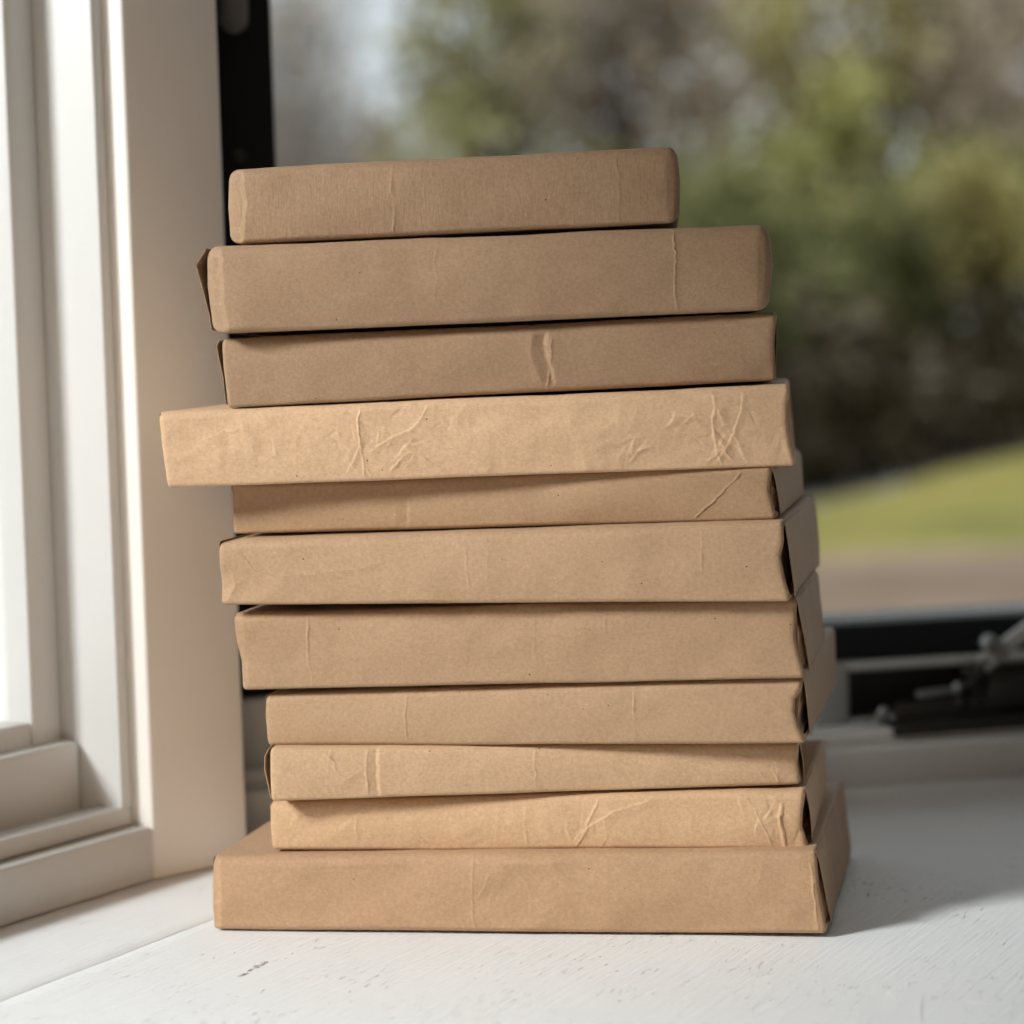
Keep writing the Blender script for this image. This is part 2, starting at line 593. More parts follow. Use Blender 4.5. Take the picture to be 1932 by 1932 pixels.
tree('golden tree touching the top edge of the photo', sx(1620, 50), 50, 9.6, 2.0, 2000, L_gold, bark, 0.14, 20, 0.42, 0.55)
tree('small yellow tree near the right edge of the photo', sx(1850, 40), 40, 4.3, 0.8, 800, L_gold, bark, 0.12, 10, 0.25, 0.55)
tree('dark green tree low at the right, beside the upper packages', sx(1640, 42), 42, 3.9, 1.6, 2600, L_green, bark, 0.13, 30, 0.35, 0.2)
tree('dark green tree at the far right edge above the lawn', sx(1880, 44), 44, 4.6, 1.6, 2200, L_green, bark, 0.13, 28, 0.4, 0.1)
tree('tall grey brown tree at the top right corner', sx(1900, 48), 49, 9.2, 1.9, 2400, L_brown, bark, 0.12, 24, 0.5, 0.3, twigs=600)
tree('green tree standing behind the middle of the stack', sx(1300, 38), 38.5, 4.2, 1.7, 3300, L_green, bark, 0.13, 26, 0.4, 0.1)
tree('green tree low behind the upper left of the stack', sx(760, 39), 39, 3.7, 1.5, 2700, L_green, bark, 0.13, 22, 0.4, 0.1)

# undergrowth at the wood's edge and the woods behind: masses nobody could count
pts = []
for _ in range(16000):
    x = random.uniform(-11, 15)
    pts.append((x, EDGE(x) + 1.0 + random.random() ** 1.5 * 6, GZ + abs(random.gauss(0, 0.62)) * (1 + 0.3 * math.sin(x * 2.1))))
v, f = cards(np.array(pts), 0.17)
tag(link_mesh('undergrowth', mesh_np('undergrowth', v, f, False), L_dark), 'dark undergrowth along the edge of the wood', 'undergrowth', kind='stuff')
pts = []
while len(pts) < 23000:
    x = random.uniform(-14, 26)
    h = 15 if x > sx(800, 60) else (4.5 + 2.5 * math.sin(x * 1.7))
    z = random.uniform(0, h)
    if x < sx(800, 60) + 2 and z > 6 and random.random() < 0.5: continue
    pts.append((x, 57 + random.uniform(-3, 6), GZ + z))
v, f = cards(np.array(pts), 0.27)
L_far = leaf_mat('far_wood_leaves', (0.19, 0.155, 0.115), (0.50, 0.43, 0.32), scale=0.5)
tag(link_mesh('far_woods', mesh_np('far_woods', v, f, False), L_far), 'grey brown woods filling the view behind the trees', 'woods', kind='stuff')

# ------------------------------------------------------------------ sill of two planks
sill = empty('window_sill')
tag(sill, kind='structure')
pang = R(25.3)
sd = np.array([math.sin(pang), math.cos(pang)])           # along the planks
sn = np.array([math.cos(pang), -math.sin(pang)])          # across, to the right
seam0 = np.array([-0.222, 1.101])


def plank(a0, a1, seam_side, seed):
    """a: distance across from the seam; local x across, y along"""
    ny = 900
    t = np.linspace(-0.75, 1.15, ny)
    wob = 0.00035 * vnoise(t * 60, t * 0 + seed, seed) + 0.0002 * vnoise(t * 260, t * 0, seed + 3)
    wid = np.clip(0.6 + 0.8 * vnoise(t * 22, t * 0 + 9, seed + 5), 0.35, 1.4) * 0.0004
    prof = []       # rows across: (offset kind, z)
    if seam_side == 'left':         # the seam is this plank's left edge
        rows = [(wob + wid, -0.02), (wob + wid, -0.0014), (wob + wid + 0.0001, -0.0002), (wob + wid + 0.0004, 0.0), (t * 0 + 0.012, 0.0)]
        rows += [(t * 0 + x, 0.0) for x in np.linspace(0.03, a1, 14)] + [(t * 0 + a1, -0.02)]
    else:
        rows = [(t * 0 + a0, -0.02)] + [(t * 0 + x, 0.0) for x in np.linspace(a0, -0.03, 8)]
        rows += [(t * 0 - 0.012, 0.0), (wob - 0.0004, 0.0), (wob - 0.0001, -0.0002), (wob, -0.0014), (wob, -0.02)]
    vs = []
    for x, z in rows:
        vs.append(np.stack([x, t, np.full(ny, z)], 1))
    vs = np.concatenate(vs)
    nr = len(rows)
    i, j = np.meshgrid(np.arange(nr - 1), np.arange(ny - 1), indexing='ij')
    k = (i * ny + j).ravel()
    fs = np.stack([k, k + ny, k + ny + 1, k + 1], 1)
    o = link_mesh('plank', mesh_np('plank', vs, fs), M_SILL, sill)
    o.location = (seam0[0], seam0[1], 0)
    o.rotation_euler = (0, 0, -pang)
    return o


plank(-0.32, 0, 'right', 1)
plank(0, 1.15, 'left', 1)
sub = bm_obj('underboard', box_bm(-0.5, 1.2, -0.9, 1.3, -0.05, -0.022), M_WHITE, sill)
sub.location = (seam0[0], seam0[1], 0)
sub.rotation_euler = (0, 0, -pang)

# paint flakes and torn grain lying on the front of the sill (real little chips)
vs, fs = [], []


def flake(x, y, l, w, ang, h, tilt):
    n = 6
    base = len(vs)
    ca, sa = math.cos(ang), math.sin(ang)
    ring = []
    for i in range(n):
        t = 2 * math.pi * i / n + random.uniform(-.3, .3)
        a = l * math.cos(t) * random.uniform(.6, 1.1)
        b = w * math.sin(t) * random.uniform(.6, 1.1)
        ring.append((a, b))
    for a, b in ring:
        vs.append((x + a * ca - b * sa, y + a * sa + b * ca, 0.00002))
    for a, b in ring:
        a *= .8; b *= .8
        vs.append((x + a * ca - b * sa, y + a * sa + b * ca, h * (1 + tilt * b / w)))
    for i in range(n):
        j = (i + 1) % n
        fs.append((base + i, base + j, base + n + j, base + n + i))
    fs.append((base + n, base + n + 1, base + n + 2, base + n + 3))
    fs.append((base + n, base + n + 3, base + n + 4, base + n + 5))


gz = math.pi / 2 - pang
for _ in range(620):
    px_, py_ = random.uniform(380, 1960), 1775 + 175 * random.random() ** 0.8
    patch = float(vnoise(np.array([px_ / 130.0]), np.array([py_ / 40.0]), 12)[0])
    if patch < -0.1 + random.random() * 0.5: continue
    p = on_plane(px_, py_, (0, 0, 0), (0, 0, 1))
    flake(p[0], p[1], abs(random.gauss(0.0009, 0.0008)) + 0.0005, random.uniform(0.00008, 0.00018), gz + random.gauss(0, 0.25),
          random.uniform(0.00008, 0.00020), random.uniform(-.9, .9))
for k in range(16):           # the torn crack left of the middle
    p = on_plane(452 + k * 3.1, 1841 - k * 1.55 + random.uniform(-3, 3), (0, 0, 0), (0, 0, 1))
    flake(p[0], p[1], random.uniform(0.0012, 0.0024), random.uniform(0.0003, 0.0006), gz - 0.25 + random.gauss(0, .25), random.uniform(0.0003, 0.0007), random.uniform(-1, 1))
fl = link_mesh('paint_flakes', mesh_np('paint_flakes', vs, fs, False), M_SILL)
tag(fl, 'tiny raised chips of white paint on the sill before the stack', 'paint flakes', kind='stuff')


def hair(pxs, r=0.00012):
    bm = bmesh.new()
    pts = [on_plane(x, y, (0, 0, 0), (0, 0, 1)) + np.array([0, 0, 0.0003]) for x, y in pxs]
    for a, b in zip(pts, pts[1:]):
        tube_bm(a, b, r, n=6, bm=bm)
    return bm


M_HAIR = simple('white_bristle', (0.85, 0.84, 0.82), 0.4)
for lab, pts in (('curved white bristle in the paint right of the bottom package corner', [(1675, 1872), (1684, 1880), (1691, 1890), (1693, 1898)]),
                 ('longer bent white bristle near the bottom edge of the photo', [(1738, 1862 + 62), (1736, 1905), (1738, 1895), (1741, 1880)][::-1]),
                 ('nearly straight white bristle lying level at the right', [(1822, 1891), (1840, 1893), (1860, 1895), (1872, 1895)])):
    tag(bm_obj('bristle', hair(pts), M_HAIR), lab, 'bristle', 'brush bristles stuck in the sill paint')

# ------------------------------------------------------------------ left window
Q0 = on_plane(291, 1662, (0, 0, 0), (0, 0, 1))
Q0[2] = 0
whead = R(29.0)
wd = np.array([math.sin(whead), math.cos(whead), 0])
wn = np.array([-math.cos(whead), math.sin(whead), 0])
# local frame of the left wall: x = towards the camera along the wall, y = outward ... z up
LW = Matrix(((-wd[0], wn[0], 0, Q0[0]), (-wd[1], wn[1], 0, Q0[1]), (0, 0, 1, 0), (0, 0, 0, 1)))
# (x,y,z) handedness: -wd x wn = -z, so mirror meshes are fine once normals are recalculated


def lw_pt(px_, py_, n):
    p = on_plane(px_, py_, Q0 + wn * n, wn) - Q0
    return -float(np.dot(p, wd)), float(p[2])          # (distance along, height)


def lw_box(name, x0, x1, y0, y1, z0, z1, mat, parent, bevel=0.0012):
    bm = box_bm(x0, x1, y0, y1, z0, z1)
    bmesh.ops.bevel(bm, geom=list(bm.edges), offset=bevel, segments=3, affect='EDGES', profile=0.5, clamp_overlap=True) if bevel else None
    bmesh.ops.transform(bm, matrix=LW, verts=bm.verts)
    return bm_obj(name, bm, mat, parent)


Z4 = lw_pt(0, 1640, 0.0)[1]
Z3 = lw_pt(0, 1586, 0.012)[1]
n2, n1 = 0.037, 0.049
Z2 = lw_pt(0, 1431, n2)[1]
Z1 = lw_pt(0, 1376, n1)[1]
xC = max(0.006, lw_pt(214, 1092, 0.012)[0])
xA = lw_pt(50, 1092, n1)[0]
TOPZ = 0.70
FAR = 1.75
wl = empty('left_window', tuple(Q0))
wl['label'] = 'white framed window along the left edge with stepped trim'
wl['category'] = 'window'


def reparent(o, p):
    o.parent = p
    o.matrix_parent_inverse = Matrix.Translation(-Vector(p.location)) if True else Matrix()
    return o


for o in (
    lw_box('apron_board', -0.0005, FAR, 0.0, 0.03, 0.0003, Z4, M_WHITE, None, 0.0022),
    lw_box('stool_strip', 0.0004, FAR, 0.012, 0.03, Z4 + 0.0002, Z3, M_WHITE, None, 0.0018),
    lw_box('stop_rail', xC + 0.0005, FAR, n2, n2 + 0.03, Z3 - 0.012, Z2, M_WHITE, None, 0.0035),
    lw_box('casing', 0.0, xC, 0.012, 0.10, Z3 - 0.001, TOPZ, M_WHITE, None, 0.0012),
    lw_box('stile', xC + 0.0004, xA, n1, n1 + 0.035, Z2 - 0.03, TOPZ, M_WHITE, None, 0.0015),
    lw_box('bottom_rail', xA + 0.0003, FAR, n1 + 0.0008, n1 + 0.035, Z2 - 0.03, Z1, M_WHITE, None, 0.0015),
    lw_box('ledge', xC, FAR, 0.028, n1 + 0.03, Z3 - 0.02, Z3 - 0.004, M_WHITE, None, 0.0008),
    lw_box('far_stile', FAR, FAR + 0.06, 0.0, n1 + 0.035, 0, TOPZ, M_WHITE, None, 0.0015),
    lw_box('head', -0.001, FAR + 0.06, 0.0, n1 + 0.035, TOPZ, TOPZ + 0.06, M_WHITE, None, 0.0015),
    lw_box('pane', xA - 0.004, FAR + 0.01, n1 + 0.015, n1 + 0.019, Z1 - 0.004, TOPZ + 0.004, M_GLASS, None, 0),
):
    reparent(o, wl)

# the seam line between apron and post is where these two faces meet
# corner post (angled face) between the two windows
ph = R(43)
pdv = np.array([math.sin(ph), math.cos(ph), 0])
pn = np.array([-math.cos(ph), math.sin(ph), 0])
pp = on_plane(455, 1300, Q0, pn)
plen = float(np.dot(pp - Q0, pdv))
PZ = 1.21
P1 = Q0 + pdv * plen
bh = R(75.9)
bd = np.array([math.sin(bh), math.cos(bh), 0])
bn = np.array([-math.cos(bh), math.sin(bh), 0])
B0 = on_plane(1600, 1489, (0, 0, 0), (0, 0, 1)); B0[2] = 0
bm = bmesh.new()
poly = [Q0 + wn * 0.0 + wd * 0.0006, P1, P1 + bn * 0.16, Q0 + wn * 0.16 + wd * 0.10, Q0 + wn * 0.10 + wd * 0.0006]
lo = [bm.verts.new((p[0], p[1], 0.0004)) for p in poly]
hi = [bm.verts.new((p[0], p[1], PZ)) for p in poly]
for i in range(len(poly)):
    j = (i + 1) % len(poly)
    bm.faces.new((lo[i], lo[j], hi[j], hi[i]))
bm.faces.new(lo[::-1]); bm.faces.new(hi)
post = bm_obj('corner_post', bm, M_WALL, None, bevel=0.0016, seg=3)
tag(post, 'wide white painted post between the left window and the black framed window', 'post')

# ------------------------------------------------------------------ back window with black sash
# local x along bd from the foot of line at B0, y outward (bn), z up
BW = Matrix(((bd[0], bn[0], 0, B0[0]), (bd[1], bn[1], 0, B0[1]), (0, 0, 1, 0), (0, 0, 0, 1)))


def bw_pt(px_, py_, n):
    p = on_plane(px_, py_, B0 + bn * n, bn) - B0
    return float(np.dot(p, bd)), float(p[2])


def bw_box(name, x0, x1, y0, y1, z0, z1, mat, bevel=0.0012, seg=2):
    bm = box_bm(x0, x1, y0, y1, z0, z1)
    if bevel:
        bmesh.ops.bevel(bm, geom=list(bm.edges), offset=bevel, segments=seg, affect='EDGES', profile=0.5, clamp_overlap=True)
    bmesh.ops.transform(bm, matrix=BW, verts=bm.verts)
    return bm_obj(name, bm, mat)


wb = empty('back_window', tuple(B0))
wb['label'] = 'black sashed casement window behind the stack facing the garden'
wb['category'] = 'window'
zA = bw_pt(1600, 1416, 0)[1]
zB = bw_pt(1600, 1380, 0.02)[1]
zC = bw_pt(1700, 1246, 0.045)[1]          # top of the frame face
zP0, zP1 = bw_pt(1700, 1352, 0.045)[1], bw_pt(1700, 1262, 0.045)[1]
xP = bw_pt(1603, 1310, 0.045)[0]
zS0 = zC + 0.0006
zS1 = bw_pt(1700, 1174, 0.055)[1]
XL = bw_pt(430, 900, 0.045)[0] - 0.03
XSL = bw_pt(521, 300, 0.055)[0] + 0.0   # inner edge of the black stile
XR = 0.42
kids = [
    bw_box('apron_board', XL, XR, 0.0, 0.10, 0.0003, zA, M_WHITE, 0.0018),
    bw_box('stool_strip', XL, XR, 0.02, 0.10, zA + 0.0001, zB, M_WHITE, 0.0015),
    # frame face around the sunk operator pocket
    bw_box('frame_face', xP - 0.02, xP, 0.045, 0.10, zB + 0.0001, zC, M_SCREEN, 0.0015),
    bw_box('frame_rail', XL, xP - 0.0203, 0.0455, 0.10, zB + 0.0001, zC, M_WHITE, 0.0015),
    bw_box('frame_lip', xP + 0.0002, XR, 0.045, 0.10, zP1, zC, M_SCREEN, 0.0012),
    bw_box('frame_base', xP + 0.0002, XR, 0.045, 0.10, zB + 0.0001, zP0, M_SCREEN, 0.0012),
    bw_box('pocket_back', xP + 0.0002, XR, 0.068, 0.098, zP0 + 0.0002, zP1 - 0.0002, M_BRONZE, 0.0),
    bw_box('exterior_ledge', XL, XR, 0.105, 0.20, zS1 - 0.03, bw_pt(1700, 1166, 0.15)[1] + 0.001, M_SCREEN, 0.002),
]
sash = bw_box('bottom_rail', XSL + 0.0002, XR, 0.055, 0.085, zS0, zS1, M_BLACK, 0.0012)
kids += [sash,
         bw_box('stile', XL + 0.02, XSL, 0.055, 0.085, zS0, TOPZ, M_BLACK, 0.0012),
         bw_box('far_stile', XR, XR + 0.05, 0.0, 0.10, 0, TOPZ, M_WHITE, 0.0012),
         bw_box('head', XL, XR + 0.05, 0.0, 0.10, TOPZ + 0.0002, TOPZ + 0.06, M_WHITE, 0.0012),
         bw_box('pane', XSL - 0.004, XR + 0.004, 0.068, 0.072, zS1 - 0.004, TOPZ + 0.004, M_GLASS, 0)]
for o in kids: reparent(o, wb)


# the crank operator in its pocket
def bp(px_, py_, n):
    x, z = bw_pt(px_, py_, n)
    return Vector((x, n, z))


op = empty('window_operator', tuple(B0))
tag(op, 'dark metal casement crank with folded arm and round pivots at the right', 'window crank')
parts = []


def bw_obj(name, bm, mat, bevel=0):
    if bevel:
        bmesh.ops.bevel(bm, geom=list(bm.edges), offset=bevel, segments=2, affect='EDGES', profile=0.5, clamp_overlap=True)
    bmesh.ops.transform(bm, matrix=BW, verts=bm.verts)
    o = bm_obj(name, bm, mat)
    reparent(o, op)
    return o


def beam(name, a, b, w, t, mat):
    """flat bar from a to b in the local frame"""
    a, b = Vector(a), Vector(b)
    ax = (b - a).normalized()
    side = Vector((0, 1, 0))
    up = ax.cross(side).normalized()
    bm = bmesh.new()
    c = []
    for p in (a, b):
        for s, u in ((-1, -1), (1, -1), (1, 1), (-1, 1)):
            c.append(bm.verts.new(p + side * s * t / 2 + up * u * w / 2))
    for f in ((0, 1, 2, 3), (7, 6, 5, 4), (0, 4, 5, 1), (1, 5, 6, 2), (2, 6, 7, 3), (3, 7, 4, 0)):
        bm.faces.new([c[i] for i in f])
    return bw_obj(name, bm, mat, 0.0006)


beam('base_plate', bp(1672, 1374, 0.030), bp(1975, 1352, 0.030), 0.0075, 0.028, M_BRONZE)
beam('lower_arm', bp(1690, 1346, 0.036), bp(1980, 1316, 0.036), 0.0120, 0.006, M_BRONZE)
beam('gear_housing', bp(1846, 1294, 0.046), bp(1985, 1278, 0.046), 0.026, 0.03, M_BRONZE)
beam('link_bar', bp(1730, 1311, 0.050), bp(1808, 1301, 0.050), 0.0045, 0.004, M_STEEL)
beam('crank_arm', bp(1852, 1255, 0.030), bp(1960, 1172, 0.022), 0.0100, 0.005, M_SCREEN)
beam('crank_neck', bp(1836, 1286, 0.034), bp(1862, 1246, 0.030), 0.0085, 0.007, M_BRONZE)
for px_, py_, n, r, m in ((1667, 1344, 0.026, 0.0040, M_STEEL), (1808, 1298, 0.040, 0.0040, M_STEEL), (1866, 1213, 0.024, 0.0058, M_STEEL),
                          (1826, 1266, 0.036, 0.0036, M_BRONZE), (1834, 1290, 0.036, 0.0038, M_BRONZE), (1813, 1326, 0.034, 0.0036, M_BRONZE)):
    bw_obj('pivot', ball_bm(bp(px_, py_, n), r, (1, 0.7, 1)), m)
for px_, py_ in ((1636, 1360),):
    bw_obj('screw', ball_bm(bp(px_, py_, 0.030), 0.0032, (1.2, 0.8, 0.7)), M_STEEL)

# latch at the top left of the black sash
lt = empty('window_latch', tuple(B0))
tag(lt, 'rounded grey sash latch at the top of the black frame', 'latch')
a = bw_pt(443, 36, 0.045); b = bw_pt(441, -130, 0.045)
bm = tube_bm((a[0], 0.048, a[1]), (b[0], 0.048, b[1]), 0.0080, n=24)
ball_bm((a[0], 0.048, a[1]), 0.0080, bm=bm)
bmesh.ops.transform(bm, matrix=BW, verts=bm.verts)
reparent(bm_obj('handle', bm, M_LATCH), lt)
bm = box_bm(b[0] - 0.012, b[0] + 0.012, 0.046, 0.056, b[1] - 0.02, b[1] + 0.02)
bmesh.ops.transform(bm, matrix=BW, verts=bm.verts)
reparent(bm_obj('backplate', bm, M_LATCH), lt)
bm = ball_bm((bw_pt(454, 292, .05)[0], 0.054, bw_pt(454, 292, .05)[1]), 0.0042, (1, .6, 1))
bmesh.ops.transform(bm, matrix=BW, verts=bm.verts)
reparent(bm_obj('keeper', bm, M_BRONZE), lt)

# plain wall over and beside the windows
tag(lw_box('wall_left', -0.0005, FAR + 1.2, 0.0005, 0.09, TOPZ + 0.0604, PZ + 0.001, M_WALL, None, 0.0), kind='structure')
tag(lw_box('wall_left_near', FAR + 0.0604, FAR + 1.2, 0.0005, 0.09, 0.0, TOPZ + 0.0602, M_WALL, None, 0.0), kind='structure')
tag(bw_box('wall_back', XL, XR + 1.3, 0.0005, 0.10, TOPZ + 0.0604, PZ + 0.001, M_WALL, 0), kind='structure')
tag(bw_box('wall_right', XR + 0.0504, XR + 1.3, 0.0005, 0.10, 0.0, TOPZ + 0.0602, M_WALL, 0), kind='structure')

# ceiling of the window bay and wall above the windows
cb = bmesh.new()
cpoly = [Q0 + wn * 0.09 + wd * 0.1, Q0 + wn * 0.09 - wd * 3.2, Q0 + wn * 0.09 - wd * 3.2 + np.array([4.2, 0, 0]), B0 + bd * 1.5, B0 + bd * 1.5 + bn * 0.1, P1 + bn * 0.16]
clo = [cb.verts.new((p[0], p[1], PZ + 0.002)) for p in cpoly]
chi = [cb.verts.new((p[0], p[1], PZ + 0.05)) for p in cpoly]
for i in range(len(cpoly)):
    j = (i + 1) % len(cpoly)
    cb.faces.new((clo[i], clo[j], chi[j], chi[i]))
cb.faces.new(clo[::-1]); cb.faces.new(chi)
o = bm_obj('ceiling', cb, M_WALL, smooth=False)
tag(o, kind='structure')
tag(bw_box('light_shield', XL - 0.6, XR + 1.5, 0.11, 1.4, PZ + 0.004, PZ + 0.09, M_WALL, 0), kind='structure')  # unseen slab added to keep the garden lamp off the sill

# ------------------------------------------------------------------ packages
K_MID = (0.43, 0.305, 0.205)
K_LIGHT = (0.545, 0.368, 0.255)


def interp_edge(pts, y):
    ys = [p[1] for p in pts]
    xs = [p[0] for p in pts]
    return np.interp(y, ys, xs)


def window(t, lo, hi, soft):
    """1 inside [lo,hi], fading over soft"""
    return np.clip((t - lo) / soft + 0.5, 0, 1) * np.clip((hi - t) / soft + 0.5, 0, 1)


RES = 0.00042


class Package:
    def __init__(self, seed, label, left, right, D, yaw, depth, col, rad=0.0028, streak=False,
                 feats=(), crumple=0.0, ncrump=0, undul=0.0007, lflap=None, rflap=None, grain=1.0, taper=-0.0006, bow=0.0015, top_sag=(), e=0.0020, crim=0.0, clusters=()):
        """left / right: outline points (px) of the front face from top to bottom"""
        psi = R(yaw)
        tx = np.array([math.cos(psi), -math.sin(psi), 0])
        ty = np.array([math.sin(psi), math.cos(psi), 0])
        base = np.array([0, D, 0.0])
        loc = lambda x, y: (lambda p: (float(np.dot(p, tx)), float(p[2])))(on_plane(x, y, base, ty) - base)
        Lp = [loc(*p) for p in left]      # (s,z) top..bottom
        Rp = [loc(*p) for p in right]
        zmin = min(Lp[-1][1], Rp[-1][1])
        smid = (Lp[-1][0] + Rp[-1][0]) / 2
        origin = base + tx * smid + np.array([0, 0, zmin])
        root = empty('wrapped_package', tuple(origin), -psi)
        tag(root, label, 'package', 'brown paper packages in the stack')
        self.root = root
        mat = kraft('kraft_paper', col, seed, streak, grain)
        # vertical coordinate v along each edge 0 bottom..1 top
        lz = np.array([p[1] for p in Lp[::-1]]); ls = np.array([p[0] for p in Lp[::-1]])
        rz = np.array([p[1] for p in Rp[::-1]]); rs = np.array([p[0] for p in Rp[::-1]])
        w = rs.mean() - ls.mean()
        NU = int(w / RES)
        NV = int(max(lz[-1] - lz[0], rz[-1] - rz[0]) / RES)
        u = np.linspace(0, 1, NU)
        hmid = ((lz[-1] - lz[0]) + (rz[-1] - rz[0])) / 2
        r = rad
        rb = rad * 0.5                              # the lower edge is folded tighter than the upper
        # ring profile as (y, v-offset) : v in 0..1 plus metric dz
        ring = []                                    # (y, vbase, dz, frontness)
        for k in range(7):                           # bottom front arc
            a = math.pi / 2 * k / 6
            ring.append((rb - rb * math.sin(a), 0, rb - rb * math.cos(a), k / 6))
        for q in np.linspace(0, 1, NV)[1:-1]:
            ring.append((0, None, q, 1))
        for k in range(7):
            a = math.pi / 2 * k / 6
            ring.append((r - r * math.cos(a), 1, -r + r * math.sin(a), 1 - k / 6))
        for q in (0.04, 0.1, 0.2, 0.35, 0.5, 0.7, 0.85, 0.94):
            ring.append((r + (depth - 2 * r) * q, 1, -taper * q, 0))
        for k in range(4):
            a = math.pi / 2 * k / 3
            ring.append((depth - r + r * math.sin(a), 1, -r + r * math.cos(a) - taper, 0))
        for k in range(4):
            a = math.pi / 2 * k / 3
            ring.append((depth - r + r * math.cos(a), 0, r - r * math.sin(a) + taper, 0))
        for q in (0.94, 0.8, 0.5, 0.2, 0.06):
            ring.append((r + (depth - 2 * r) * q, 0, taper * q, 0))
        nr = len(ring)
        ztop = lambda uu: lz[-1] * (1 - uu) + rz[-1] * uu
        zbot = lambda uu: lz[0] * (1 - uu) + rz[0] * uu
        rn = seed * 17
        V = np.zeros((NU, nr, 3))
        U = u[:, None]
        zt, zb = ztop(u) + 0.0004, zbot(u) - (0.0005 if seed != 11 else 0)
        sm = w * u
        zt = zt + 0.00035 * vnoise(sm * 22, sm * 0 + rn, seed) + 0.00012 * vnoise(sm * 90, sm * 0 + rn, seed + 1)
        for (c, hw, amt) in top_sag:
            zt = zt + amt * np.exp(-((u - c) / hw) ** 2)
        zb = zb + 0.00018 * vnoise(sm * 30, sm * 0 + rn + 5, seed)
        h = zt - zb
        yv = np.array([q[0] for q in ring])
        fr = np.array([q[3] for q in ring])
        Z = np.zeros((NU, nr))
        for k, (y, vb, dz, f) in enumerate(ring):
            if vb is None:
                Z[:, k] = zb + rb + (h - r - rb) * dz
            elif vb == 0:
                Z[:, k] = zb + dz
            else:
                Z[:, k] = zt + dz
        vv = (Z - zb[:, None]) / h[:, None]
        el = np.interp(vv, (lz - lz[0]) / (lz[-1] - lz[0]), ls)
        er = np.interp(vv, (rz - rz[0]) / (rz[-1] - rz[0]), rs)
        # the outline's quirks belong to the front; behind it the book squares up
        back = np.clip(yv / 0.012, 0, 1)[None, :]
        el = el * (1 - back) + (ls[0] * (1 - vv) + ls[-1] * vv) * back
        er = er * (1 - back) + (rs[0] * (1 - vv) + rs[-1] * vv) * back
        Sx = el * (1 - U) + er * U
        Y = np.repeat(yv[None, :], NU, 0)
        # relief of the front (towards the viewer is -y)
        F = fr[None, :] * np.ones((NU, 1))
        H = np.zeros((NU, nr))
        H += 1.5 * undul * vnoise(Sx * 24 + rn, Z * 55 + rn, seed + 2) + undul * 0.5 * vnoise(Sx * 75, Z * 110, seed + 3)
        H += bow * np.sin(np.pi * np.clip(vv, 0, 1)) * np.sin(np.pi * U) ** 0.5
        jit = 0.00026 * vnoise(Sx * 900, Z * 700, seed + 4) + 0.0005 * vnoise(Sx * 60, Z * 120, seed + 5) + 0.0004 * vnoise(Sx * 260, Z * 260, seed + 6)
        ampv = np.clip(0.75 + 0.75 * vnoise(Sx * 170, Z * 170, seed + 7), 0.12, 1.4)
        for ft in feats:
            axis, pts, prof = ft[0], ft[1], ft[2]
            soft = ft[3] if len(ft) > 3 else 0.003
            q = np.array([loc(*p) for p in pts])
            pd = np.array([p[0] for p in prof]) * 0.001
            phh = np.array([p[1] for p in prof]) * 0.001
            if axis == 'v':
                o_ = np.argsort(q[:, 1]); q = q[o_]
                d_ = Sx + jit * 1.3 - np.interp(Z, q[:, 1], q[:, 0])
                wd_ = window(Z, q[0, 1], q[-1, 1], soft)
            else:
                o_ = np.argsort(q[:, 0]); q = q[o_]
                d_ = Z + jit * 1.3 - np.interp(Sx, q[:, 0], q[:, 1])
                wd_ = window(Sx, q[0, 0], q[-1, 0], soft)
            H += np.interp(d_, pd, phh) * wd_ * (1.5 * ampv if abs(pd[-1] - pd[0]) < 0.0031 else 1)
        if crim:          # paper that has been creased and smoothed out: sharp kinks between soft facets
            wx = Sx + 0.004 * vnoise(Sx * 55, Z * 70, seed + 11)
            wz = Z + 0.004 * vnoise(Sx * 60, Z * 80, seed + 12)
            msk = np.clip(0.35 + 1.0 * vnoise(Sx * 17 + 3, Z * 30, seed + 13), 0.06, 1)
            H -= crim * msk * np.abs(vnoise(wx * 60 + wz * 25, wz * 75, seed + 14))
            H -= crim * 0.45 * msk * np.abs(vnoise(wx * 130, wz * 120 - wx * 60, seed + 15))
        rg = np.random.default_rng(seed + 50)
        for (cxp, cyp, rad_mm, cnt, amp) in clusters:
            cs_, cz_ = loc(cxp, cyp)
            for _ in range(cnt):
                a_s = cs_ + rg.normal() * rad_mm * 0.0006
                a_z = cz_ + rg.normal() * rad_mm * 0.00035
                an = rg.uniform(0, math.pi)
                nx_, nz_ = math.cos(an), math.sin(an)
                wob_ = 0.0011 * vnoise(Sx * 210 + rg.uniform(0, 50), Z * 210, seed + 21)
                dd = (Sx - a_s) * nx_ + (Z - a_z) * nz_ + wob_
                al = np.abs(-(Sx - a_s) * nz_ + (Z - a_z) * nx_)
                ln_ = rg.uniform(0.0025, 0.0075)
                wp, wn_ = rg.uniform(0.0004, 0.0012), rg.uniform(0.002, 0.006)
                if nx_ * 0.8 - nz_ * 0.5 > 0: wp, wn_ = wn_, wp
                tent = np.where(dd > 0, np.clip(1 - dd / wp, 0, 1), np.clip(1 + dd / wn_, 0, 1))
                H += amp * 0.001 * rg.uniform(0.4, 1) * (1 if rg.random() < 0.85 else -1) * tent * np.clip(1.2 - al / ln_, 0, 1)
